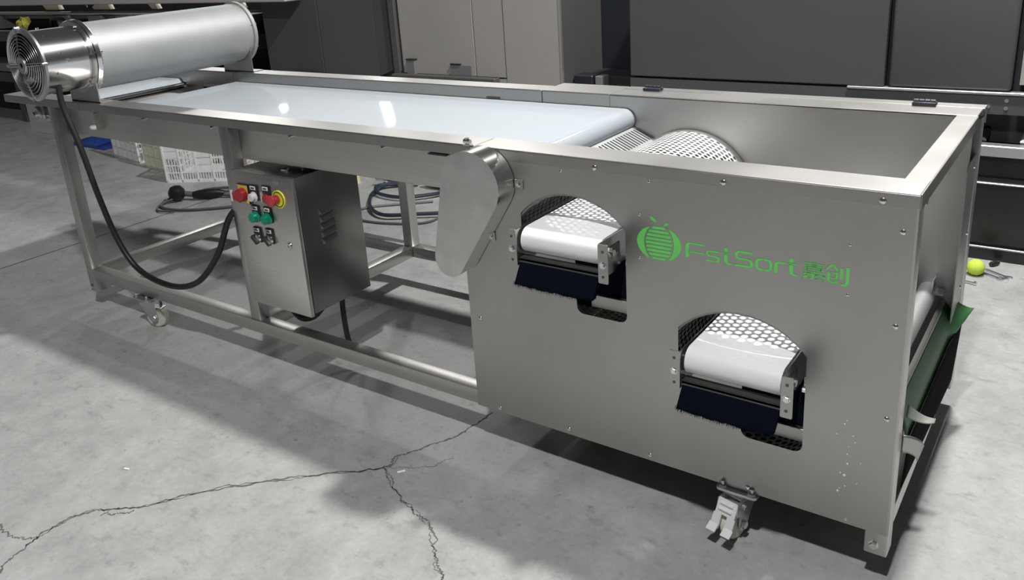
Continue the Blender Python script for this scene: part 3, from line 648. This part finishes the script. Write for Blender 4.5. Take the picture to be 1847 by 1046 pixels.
# --- right end: post plate, roller, green flap
pp = part(MB().prism(rrect(.700, .852, .16, .825, .02), 'x', -.006, -.003), 'end_post_plate', 'steel')
for (y, z) in ((.815, .795), (.815, .60), (.80, .44)):
    s_ = link('screw', _screw, pp, (-.002, y, z)); s_.rotation_euler = (0, 0, math.pi / 2)
part(MB().cyl((-.075, .06, .435), (-.075, .76, .435), .026, 24), 'end_roller', 'galvanised')
part(MB().box(-.058, -.030, .70, .745, .445, .449).box(-.060, -.057, .70, .745, .445, .485), 'roller_bracket', 'zinc')
part(MB().box(-.040, -.026, .055, .80, .396, .412, .001), 'flap_bar', 'steel')
def sheet(name, m, fn, nu, nv, th=.002, parent=mach):
    vs = []; fs = []
    for i in range(nu + 1):
        for j in range(nv + 1): vs.append(fn(i / nu, j / nv))
    for i in range(nu):
        for j in range(nv): a = i * (nv + 1) + j; fs.append((a, a + 1, a + nv + 2, a + nv + 1))
    o = MB().add(vs, fs).build(name, m, parent); md_ = o.modifiers.new('t', 'SOLIDIFY'); md_.thickness = th; return o
def flap(u, v):
    y = .11 + .70 * u; curl = max(0, (u - .80) / .20); near = max(0, (.16 - u) / .16)
    x = -.028 + .030 * math.sin(v * 1.45) + .036 * curl * v; z = .409 - .088 * v + .045 * curl * v * v
    return (x, y + .03 * curl * v, z)
sheet('green_flap', 'green_pvc', flap, 30, 10)['label'] = 'dark green plastic flap at the outlet end'
sheet('flap_curl', 'pvc_back', lambda u, v: (-.004 + .056 * u, .105 + .02 * u + .02 * v, .402 - .012 * u + .022 * (v - .5) * (1 - u) - .012 * math.sin(u * 2.4)), 10, 6)
sheet('flap_curl', 'steel', lambda u, v: (-.002 + .042 * math.sin(u * 1.5) * (1 - .25 * v), .065 + .025 * u, .368 - .045 * v - .028 * u * u), 10, 6)
sheet('rubber_skirt', 'black_sheet', lambda u, v: (.006 + .004 * u - .006 * v, .10 + .75 * u - .06 * u * v, .335 - (.13 + .06 * u) * v), 12, 6)
part(MB().box(-1.095, -.06, .052, .75, .192, .198), 'bottom_tray', 'dark_steel')  # tray extended across the whole bay to block rear lamp light
part(MB().box(-1.103, -1.099, .052, .75, .19, .78), 'light_block_bulkhead', 'steel')  # unseen plate added to stop rear lamp light leaking past the drum

# --- casters
def caster(name, loc, rot, pedal):
    base = Vector(loc) - BASE
    pl = MB().prism(rrect(-.052, .052, -.042, .042, .010), 'z', .1305, .1375).mesh('caster', 'zinc')
    c = link('caster', pl, mach, base)
    for sx in (-1, 1):
        for sy in (-1, 1): link('bolt', MB().cyl((sx * .037, sy * .029, .137), (sx * .037, sy * .029, .142), .010, 6).cyl((sx * .037, sy * .029, .1425), (sx * .037, sy * .029, .154), .0055, 8).mesh('bolt', 'chrome'), c, (0, 0, 0))
    T = Matrix.Rotation(rot, 4, 'Z')
    def sub(mb, nm, m):
        mb.v = [tuple(T @ Vector(v)) for v in mb.v]; return mb.build(nm, m, c)
    wx = -.028   # wheel trail in local -x
    fk = MB().lathe([(0, 0), (.034, 0), (.038, -.006), (.036, -.012), (0, -.012)], (0, 0, .130), (0, 0, 1), 28)
    for s in (-1, 1):
        prof = [(.034, .122), (-.040, .122), (wx - .018, .055), (wx - .014, .034), (wx, .028), (wx + .014, .036), (.018, .085)]
        fk.prism(prof, 'y', s * .0225, s * .0255)
    sub(fk.box(-.036, .032, -.0255, .0255, .116, .121), 'fork', 'zinc')
    sub(MB().lathe([(.010, -.016), (.040, -.016), (.045, -.012), (.0455, 0), (.045, .012), (.040, .016), (.010, .016)], (wx, 0, .0455), (0, 1, 0), 40), 'wheel', 'wheel_nylon')
    sub(MB().cyl((wx, -.034, .0455), (wx, .034, .0455), .007, 10).lathe([(0, .006), (.011, .006), (.011, 0)], (wx, -.027, .0455), (0, -1, 0), 6).lathe([(0, .006), (.011, .006), (.011, 0)], (wx, .027, .0455), (0, 1, 0), 6), 'axle_bolt', 'chrome')
    if pedal:
        pb_ = MB(); a = Vector((-.055, 0, .118)); b_ = Vector((-.088, 0, .062)); e = Vector((-.106, 0, .050))
        def slab(p, q, y0, y1, t=.004):
            n = (q - p).normalized(); up = Vector((-n.z, 0, n.x)) * t
            pb_.add([(p.x, y0, p.z), (q.x, y0, q.z), (q.x, y1, q.z), (p.x, y1, p.z), (p.x + up.x, y0, p.z + up.z), (q.x + up.x, y0, q.z + up.z), (q.x + up.x, y1, q.z + up.z), (p.x + up.x, y1, p.z + up.z)], [(0, 1, 2, 3), (7, 6, 5, 4), (0, 4, 5, 1), (1, 5, 6, 2), (2, 6, 7, 3), (3, 7, 4, 0)])
        m_ = a.lerp(b_, .60)
        slab(a, m_, -.027, .027); slab(m_, b_, -.030, -.008); slab(m_, b_, .008, .030); slab(b_, e, -.033, -.008); slab(b_, e, .008, .033)
        for t_ in (.15, .38): p = a.lerp(b_, t_); n_ = (b_ - a).normalized(); pb_.tube([(p.x - .003, -.018, p.z + .0), (p.x - .003, .018, p.z)], .0035, 6)
        sub(pb_, 'brake_pedal', 'pedal_silver')
        sub(MB().prism([(-.020, .118), (-.058, .118), (-.066, .085), (-.036, .078)], 'y', -.029, -.0265).prism([(-.020, .118), (-.058, .118), (-.066, .085), (-.036, .078)], 'y', .0265, .029).cyl((-.03, -.034, .098), (-.03, .034, .098), .006, 8), 'brake_arm', 'zinc')
    else:
        sub(MB().box(-.062, -.032, -.018, .018, .084, .090, .001).box(-.035, -.032, -.018, .018, .084, .116), 'wheel_guard', 'zinc')
    return c
caster('caster', (-0.350, 0.022, 0), math.radians(78), True)
caster('caster', (-2.92, 0.012, 0), math.radians(200), False)
caster('caster', (-0.350, 0.877, 0), math.radians(60), False)
caster('caster', (-2.92, 0.877, 0), math.radians(150), False)

# ================================================================== BACKGROUND LINE
YB = 2.25
dk = thing('sorting_line_cabinet', 'dark charcoal enclosed cabinet of long machine behind, on black base', 'cabinet', (-0.6, YB + .3, 0))
part(MB().box(-1.80, -0.548, YB, YB + .04, .735, 1.36, .004), 'upper_panel', 'cabinet_dark', dk)
part(MB().box(-0.530, -0.055, YB, YB + .04, .735, 1.36, .02, 3), 'upper_panel', 'cabinet_dark', dk)
part(MB().box(-1.80, -1.77, YB + .04, YB + .6, .70, 1.36), 'side_panel', 'cabinet_navy', dk)
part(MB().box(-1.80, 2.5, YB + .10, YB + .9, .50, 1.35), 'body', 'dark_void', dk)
part(MB().box(-.03, 2.5, YB + .04, YB + .06, .76, 1.35), 'upper_panel', 'cabinet_light', dk)
part(MB().box(-0.70, 2.5, YB - .012, YB + .03, .724, .734, .002), 'trim_strip', 'beam_silver', dk)
part(MB().box(-1.80, 2.5, YB, YB + .03, .640, .724), 'beam', 'cabinet_dark', dk)
for x, z in ((-.065, .700), (-.065, .668), (-.13, .672)): part(MB().cyl((x, YB, z), (x, YB - .006, z), .008, 10), 'bolt', 'zinc', dk)
part(MB().box(-1.80, 2.5, YB + .22, YB + .25, .36, .66), 'conveyor_back', 'cabinet_navy', dk)
for i in range(9):
    x = -.14 + i * .155; part(MB().cyl((x, YB + .03, .52), (x + .02, YB + .21, .60), .016, 14), 'conveyor_roller', 'beam_silver' if i % 2 else 'base_black', dk)
part(MB().box(-1.80, 2.5, YB - .03, YB + .03, .465, .512, .003), 'silver_beam', 'beam_silver', dk)
part(MB().box(-1.80, 2.5, YB, YB + .03, .368, .465), 'gloss_panel', 'base_black', dk)
part(MB().box(-1.80, 2.5, YB - .035, YB + .03, .345, .352, .002), 'edge_strip', 'beam_silver', dk)
part(MB().box(-1.80, 2.5, YB - .02, YB + .03, .352, .368), 'edge_strip', 'base_black', dk)
part(MB().box(-1.80, 2.5, YB, YB + .03, .062, .345), 'base_panel', 'base_black', dk)
part(MB().box(-1.80, 2.5, YB - .025, YB + .03, .0, .058, .003), 'base_rail', 'base_black', dk)
part(MB().box(-1.80, 2.5, YB - .028, YB - .02, .054, .062, .001), 'edge_strip', 'beam_silver', dk)
rc = thing('recessed_panel', 'near-black recessed machine panel between light grey and charcoal cabinets', 'panel', (-2.0, YB + .5, 0))
part(MB().box(-2.215, -1.805, YB + .45, YB + .49, 0, 1.36), 'panel', 'cabinet_navy', rc)
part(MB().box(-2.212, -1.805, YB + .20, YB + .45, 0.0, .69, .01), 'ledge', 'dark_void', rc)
part(MB().box(-2.210, -2.09, YB + .10, YB + .20, 0.55, .705, .004), 'motor_box', 'cabinet_navy', rc)
part(MB().box(-2.085, -2.04, YB + .12, YB + .20, 0.55, .70, .004), 'motor_cap', 'cup_grey', rc)
lc = thing('light_cabinet', 'pale grey metal cabinet with narrow door seams behind the machine', 'cabinet', (-2.85, YB + .3, 0))
part(MB().box(-3.47, -2.222, YB + .012, YB + .5, .0, 1.36), 'body', 'cabinet_mid', lc)
part(MB().box(-3.40, -2.824, YB - .004, YB + .012, .69, 1.36, .002), 'door', 'cabinet_light', lc)
part(MB().box(-2.818, -2.604, YB - .004, YB + .012, .69, 1.36, .002), 'door', 'cabinet_light', lc)
part(MB().box(-2.598, -2.222, YB - .008, YB + .012, .0, 1.36, .003), 'door', 'cabinet_light', lc)
part(MB().box(-3.40, -2.60, YB - .004, YB + .012, .10, .682), 'lower_panel', 'cabinet_light', lc)
part(MB().box(-3.47, -3.42, YB - .02, YB + .012, .0, 1.36, .003), 'corner_post', 'cabinet_mid', lc)
part(MB().box(-2.226, -2.216, YB - .012, YB + .01, .0, 1.36, .001), 'edge_trim', 'beam_silver', lc)
part(MB().box(-3.35, -3.285, YB - .03, YB - .004, .68, .778, .003), 'catch', 'cup_grey', lc)
part(MB().box(-3.352, -3.28, YB - .034, YB - .002, .776, .784, .002), 'catch_lip', 'black_plastic', lc)
part(MB().box(-3.01, -2.93, YB - .018, YB - .004, .757, .763, .001), 'door_handle', 'black_plastic', lc)
part(MB().box(-3.012, -2.85, YB - .012, YB - .004, .69, .755, .002), 'cover_plate', 'cup_grey', lc)
part(MB().box(-3.46, -2.65, YB - .06, YB - .004, .655, .690, .004), 'ledge', 'cabinet_mid', lc)
mc = thing('grey_cabinet', 'dark grey two-panel cabinet beside the air drum end', 'cabinet', (-4.1, YB + .3, 0))
part(MB().box(-4.72, -3.50, YB + .03, YB + .6, .0, 1.28), 'body', 'cabinet_dark', mc)
part(MB().box(-4.70, -4.135, YB, YB + .03, .66, 1.28, .003), 'panel', 'cabinet_dark', mc)
part(MB().box(-4.130, -3.62, YB, YB + .03, .60, 1.28, .003), 'panel', 'cabinet_mid', mc)
part(MB().prism([(-3.62, .66), (-3.50, .70), (-3.50, 1.28), (-3.62, 1.28)], 'y', YB + .0, YB + .03), 'panel', 'cabinet_dark', mc)
part(MB().box(-4.70, -3.50, YB - .05, YB, .56, .60, .004), 'ledge', 'cup_grey', mc)
part(MB().box(-4.45, -4.22, YB - .04, YB, .61, .66, .004), 'junction_box', 'black_plastic', mc)
# lane conveyor on the far left
cv = thing('lane_conveyor', 'dark fruit lane conveyor with pale overhead beam at far left', 'conveyor', (-7.2, YB + .3, 0))
part(MB().box(-10.5, -4.25, YB - .16, YB - .01, 1.150, 1.30, .006), 'overhead_beam', 'beam_white', cv)
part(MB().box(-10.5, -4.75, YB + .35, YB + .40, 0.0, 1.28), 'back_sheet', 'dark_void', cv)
part(MB().box(-10.5, -7.3, YB - .02, YB + .02, 1.070, 1.080, .002), 'rail', 'beam_silver', cv)
part(MB().box(-10.5, -4.80, YB - .02, YB + .30, 1.02, 1.055, .003), 'rail', 'cabinet_dark', cv)
part(MB().box(-10.5, -4.80, YB - .06, YB - .02, .905, .915, .001), 'rail', 'beam_silver', cv)
part(MB().box(-10.5, -4.80, YB - .02, YB + .30, .80, .90, .004), 'lane_trough', 'cabinet_navy', cv)
part(MB().box(-10.5, -4.80, YB - .08, YB + .30, .52, .60, .004), 'side_beam', 'cup_grey', cv)
part(MB().box(-10.5, -4.80, YB - .02, YB + .30, .40, .50, .004), 'lane_trough', 'cabinet_navy', cv)
for x in (-10.0, -8.6, -7.2, -5.8, -4.85): part(MB().box(x - .04, x + .04, YB, YB + .08, 0, .52, .003), 'leg', 'cabinet_dark', cv)
for i, x in enumerate((-8.55, -7.30, -6.78, -6.35, -6.0, -5.65)):
    part(MB().prism([(x - .13, .93), (x + .10, .93), (x + .06, 1.05), (x - .14, 1.045)], 'y', YB - .05, YB + .08), 'cup_housing', 'cup_grey', cv)
for x0_, x1_ in ((-7.78, -7.48), (-6.98, -6.66), (-6.12, -5.98), (-5.02, -4.92)):
    part(MB().prism([(x0_, 1.146), (x1_ - .03, 1.146), (x1_, 1.095), (x0_ + .06, 1.095)], 'y', YB + .02, YB + .06), 'shade', 'lamp_cream', cv)
part(MB().tube(smooth_path([(-7.0, YB, 1.15), (-6.93, YB - .03, 1.11), (-6.88, YB - .03, 1.12), (-6.84, YB, 1.16)], 6), .010, 8), 'wire', 'black_rubber', cv)
part(MB().tube(smooth_path([(-7.6, YB - .02, .97), (-7.5, YB - .06, 1.02), (-7.35, YB - .06, 1.025), (-7.25, YB - .02, .99)], 6), .014, 8), 'wire', 'black_rubber', cv)
cl = MB(); rd = random.Random(5)
cl.lathe([(0, .035), (.04, .03), (.06, .012), (.062, -.014), (.04, -.035), (0, -.038)], (-7.86, YB - .14, 1.00), (.3, -.6, 1), 14)
cl.v = [(x + rd.uniform(-.015, .015), y + rd.uniform(-.01, .01), z + rd.uniform(-.015, .015)) for x, y, z in cl.v]
tag(cl.build('cloth', 'cloth_yellow'), 'crumpled yellow cloth on lane conveyor above the fan', 'cloth')

# ================================================================== THINGS ON THE FLOOR
def crate(loc, ang, L, W_, Hh, m, label, ncol, nrow, blank=()):
    t = thing('plastic_crate', label, 'crate', (0, 0, 0), 'plastic fruit crates behind the machine'); t['base'] = (0, 0, 0); t.location = loc; t.rotation_euler = (0, 0, ang)
    def wall(nm, ln, place, cols):
        b = MB(); t_ = .006
        fr = .018
        def bx(u0, u1, z0, z1, d0=0.0, d1=t_): b.box(*place(u0, u1, d0, d1), z0, z1)
        bx(0, ln, 0, fr, -.004, t_ + .004); bx(0, ln, Hh - fr, Hh, -.004, t_ + .004)
        cw = ln / cols
        for c in range(cols + 1): u = min(max(c * cw, .006), ln - .006); bx(u - .006, u + .006, 0, Hh, -.004, t_ + .002)
        rh = (Hh - 2 * fr) / nrow
        for r in range(1, nrow): bx(0, ln, fr + r * rh - .004, fr + r * rh + .004)
        for c in range(cols):
            for k in range(1, 6): u = c * cw + cw * k / 6; bx(u - .0025, u + .0025, 0.003, Hh - .003, .001, t_ - .001)
        for (c, r0, r1) in (blank if cols == ncol else ()): bx(c * cw + .004, (c + 1) * cw - .004, fr + r0 * rh, fr + r1 * rh, .0, t_)
        return b.build(nm, m, t, smooth=False)
    wall('crate_wall', L, lambda u0, u1, d0, d1: (u0, u1, d0, d1), ncol)
    wall('crate_wall', L, lambda u0, u1, d0, d1: (u0, u1, W_ - d1, W_ - d0), ncol)
    nc2 = max(3, ncol - 2)
    wall('crate_wall', W_, lambda u0, u1, d0, d1: (d0, d1, u0, u1), nc2)
    wall('crate_wall', W_, lambda u0, u1, d0, d1: (L - d1, L - d0, u0, u1), nc2)
    MB().box(.004, L - .004, .004, W_ - .004, .003, .010).build('crate_floor', m, t)
    return t
crate((-4.975, 1.445, 0), math.atan2(.20, .355), .58, .40, .34, 'crate_white', 'white lattice plastic crate nearest the control box', 5, 6, ((2, 2, 4), (0, 3, 4), (0, 4, 5)))
crate((-5.56, 1.655, 0), math.radians(-6), .36, .42, .34, 'crate_cream', 'cream-tinted plastic crate between two white crates', 4, 4)
crate((-6.17, 1.765, 0), math.radians(-9), .47, .36, .30, 'crate_white', 'white plastic crate standing farthest left beside blue plastic', 5, 4)
bl = MB(); rd = random.Random(9); vs = []; fs = []
for i in range(9):
    for j in range(7):
        u, v = i / 8, j / 6; vs.append((-6.98 + .52 * u, 1.84 + .30 * v, .012 + .06 * math.sin(u * 3.0) * math.sin(v * 3.0) ** .6 + rd.uniform(0, .02)))
for i in range(8):
    for j in range(6): a = i * 7 + j; fs.append((a, a + 1, a + 8, a + 7))
n0 = len(vs); vs += [(x, y, .0) for x, y, z in vs[:n0]]; fs += [(a + n0, d + n0, c + n0, b + n0) for a, b, c, d in fs]
ring = [i * 7 for i in range(9)] + [8 * 7 + j for j in range(1, 7)] + [i * 7 + 6 for i in range(7, -1, -1)] + [j for j in range(5, 0, -1)]
fs += [(ring[k], ring[(k + 1) % len(ring)], ring[(k + 1) % len(ring)] + n0, ring[k] + n0) for k in range(len(ring))]
tag(bl.add(vs, fs).build('blue_plastic_bag', 'blue_plastic'), 'blue plastic bag lying on floor left of the crates', 'bag')
# extension lead with plug
ex = thing('power_plug', 'black power plug and socket joined on a looped lead on floor', 'plug', (-4.45, 1.2, 0))
part(MB().lathe([(0, .05), (.022, .048), (.045, .03), (.052, .0), (.045, -.03), (.022, -.048), (0, -.05)], (-4.49, 1.20, .055), (.7, .7, .1), 24), 'plug_body', 'black_rubber', ex)
part(MB().tube([(-4.46, 1.24, .045), (-4.42, 1.26, .04), (-4.40, 1.27, .04)], .018, 12), 'neck', 'cup_grey', ex)
part(MB().tube([(-4.41, 1.26, .035), (-4.38, 1.29, .035), (-4.33, 1.33, .035), (-4.29, 1.37, .035), (-4.27, 1.39, .03)], [.022, .030, .034, .024, .018], 12), 'socket_body', 'black_rubber', ex)
part(MB().tube(smooth_path([(-4.27, 1.39, .02), (-4.10, 1.45, .012), (-4.0, 1.30, .012), (-4.14, 1.15, .012), (-4.30, 1.06, .012), (-4.46, 1.06, .012), (-4.52, 1.14, .02), (-4.50, 1.18, .03)], 8), .008, 8), 'lead', 'cable_grey', ex)
part(MB().tube(smooth_path([(-4.26, 1.38, .02), (-4.1, 1.44, .012), (-3.9, 1.52, .012), (-3.6, 1.62, .012)], 8), .008, 8), 'lead', 'cable_grey', ex)
part(MB().tube(smooth_path([(-4.48, 1.16, .03), (-4.50, 1.08, .012), (-4.40, 1.00, .012), (-4.28, 1.03, .012)], 8), .006, 8), 'lead', 'cable_grey', ex)
tag(MB().tube(smooth_path([(-4.30, 1.62, .008), (-4.50, 1.48, .008), (-4.53, 1.40, .008), (-4.45, 1.40, .008), (-4.28, 1.52, .008), (-4.0, 1.62, .008)], 8), .008, 8).build('cord', 'cable_grey'), 'thin grey cord looped in front of the nearest white crate', 'cord')
# hose coil behind the machine
hc = thing('air_hose', 'dark blue air hose coiled on floor behind the rear leg', 'hose', (-3.2, 1.8, 0))
part(MB().tube(smooth_path([(-3.42, 1.98, .03), (-3.40, 1.90, .02), (-3.32, 1.75, .027), (-3.16, 1.58, .027), (-2.98, 1.50, .027), (-2.80, 1.60, .027), (-2.60, 1.72, .027)], 10), .011, 10), 'hose', 'cable_blue', hc)
part(MB().tube(smooth_path([(-3.25, 2.08, .03), (-3.38, 1.97, .027), (-3.40, 1.88, .027), (-3.30, 1.80, .027), (-3.12, 1.80, .027), (-2.98, 1.92, .027), (-2.94, 2.06, .02)], 10), .011, 10), 'hose', 'cable_blue', hc)
part(MB().tube(smooth_path([(-3.27, 2.06, .04), (-3.40, 1.97, .03), (-3.42, 1.90, .03), (-3.36, 1.84, .03)], 10), .010, 8), 'hose', 'cable_blue', hc)
part(MB().cyl((-3.50, 1.99, .05), (-3.42, 2.02, .05), .016, 10).cyl((-3.42, 2.02, .05), (-3.22, 2.08, .05), .024, 12), 'coupling', 'zinc', hc)
tag(MB().tube(smooth_path([(-2.92, 1.86, .008), (-3.05, 1.75, .008), (-3.20, 1.62, .008), (-3.22, 1.50, .008), (-3.10, 1.42, .008), (-2.90, 1.44, .008), (-2.70, 1.55, .008), (-2.72, 1.78, .008), (-2.78, 1.95, .008)], 10), .007, 8).build('thin_cord', 'cable_grey'), 'thin grey cord in a wide loop on floor behind rear leg', 'cord')
cp = thing('cable_connector', 'black cable connector lying near the coiled hose', 'connector', (-3.05, 2.1, 0))
part(MB().tube([(-3.18, 2.08, .05), (-3.12, 2.09, .05), (-3.06, 2.10, .05), (-2.98, 2.10, .05), (-2.93, 2.09, .04)], [.014, .038, .042, .046, .018], 12), 'connector_body', 'black_rubber', cp)
part(MB().tube([(-2.93, 2.09, .04), (-2.86, 2.13, .03), (-2.78, 2.16, .015)], .014, 10), 'cable_tail', 'black_rubber', cp)
tag(MB().lathe([(.035, 0), (.060, 0), (.060, .05), (.035, .05), (.035, 0)], (-3.72, 1.98, .0), (0, 0, 1), 28).build('tape_roll', 'tape_yellow'), 'roll of pale yellow tape on floor beside control box', 'tape roll')
# tennis ball and tools
tb = thing('tennis_ball', 'lime green tennis ball on floor by the black base', 'ball', (-0.083, 2.03, 0))
b = MB(); bm = bmesh.new(); bmesh.ops.create_uvsphere(bm, u_segments=32, v_segments=18, radius=.0345)
b.add([(v.co.x - .083, v.co.y + 2.03, v.co.z + .0345) for v in bm.verts], [[v.index for v in f.verts] for f in bm.faces]); bm.free()
bo = part(b, 'felt', 'tennis', tb)
sp_ = []
for k in range(49):
    t = 2 * math.pi * k / 48; x = math.cos(t) + .45 * math.cos(3 * t) ; y = math.sin(t) - .45 * math.sin(3 * t); z = 2 * math.sqrt(.45) * math.sin(2 * t); v = Vector((x, y, z)).normalized() * .0345
    sp_.append(v + Vector((-.083, 2.03, .0345)))
MB().tube(sp_, .0012, 6).build('seam', 'seam', bo)
def wrench(name, label, a, b_, head, z):
    a = Vector((*a, z)); b_ = Vector((*b_, z)); d = (b_ - a).normalized(); n = Vector((-d.y, d.x, 0)); m_ = MB()
    m_.prism([tuple((p)[:2]) for p in (a + n * .006, b_ + n * .006, b_ - n * .006, a - n * .006)], 'z', z - .003, z + .003)
    if head == 'open':
        c = b_ + d * .010; pts = []
        for k in range(15): an = math.radians(40 + 280 * k / 14); pts.append(tuple((c + d * (.017 * math.cos(an)) + n * (.017 * math.sin(an)))[:2]))
        pts += [tuple((c + d * .002 - n * .0065)[:2]), tuple((c - d * .004)[:2]), tuple((c + d * .002 + n * .0065)[:2])]
        m_.prism(pts, 'z', z - .004, z + .004)
    else:
        c = b_ + d * .012; m_.lathe([(.008, -.004), (.015, -.004), (.015, .004), (.008, .004), (.008, -.004)], tuple(c), (0, 0, 1), 24)
    return tag(m_.build(name, 'zinc'), label, 'wrench')
wrench('open_end_wrench', 'steel open-ended wrench, upper of two beside tennis ball', (-.050, 2.10), (.030, 2.045), 'open', .004)
wrench('ring_wrench', 'steel ring-ended wrench, lower of two beside tennis ball', (-.062, 2.062), (.002, 2.022), 'ring', .004)
tag(MB().lathe([(0, 0), (.008, .0), (.011, .008), (.011, .030), (.007, .036), (.010, .044), (0, .046)], (-.040, 2.148, .012), (.55, .8, 0), 14).build('tool_handle', 'black_plastic'), 'short black tool handle lying above the wrenches', 'tool')
tag(MB().cyl((-.115, 1.925, .008), (-.070, 1.915, .008), .004, 10).cyl((-.071, 1.915, .009), (-.062, 1.913, .009), .009, 6).build('loose_bolt', 'chrome'), 'loose steel bolt on floor below the tennis ball', 'bolt')
# scraps of paper
def scrap(x, y, s, a, label):
    b = MB().box(-s, s, -s * .35, s * .35, .0002, .0035, .0008); T = Matrix.Rotation(a, 3, 'Z')
    b.v = [tuple(T @ Vector(v) + Vector((x, y, 0))) for v in b.v]; return tag(b.build('paper_scrap', 'paper'), label, 'scrap')
scrap(-1.284, -0.237, .012, .9, 'white paper scrap beside the fork of the floor crack')
scrap(-2.04, -0.655, .009, .3, 'tiny white paper scrap on open floor above the long crack')
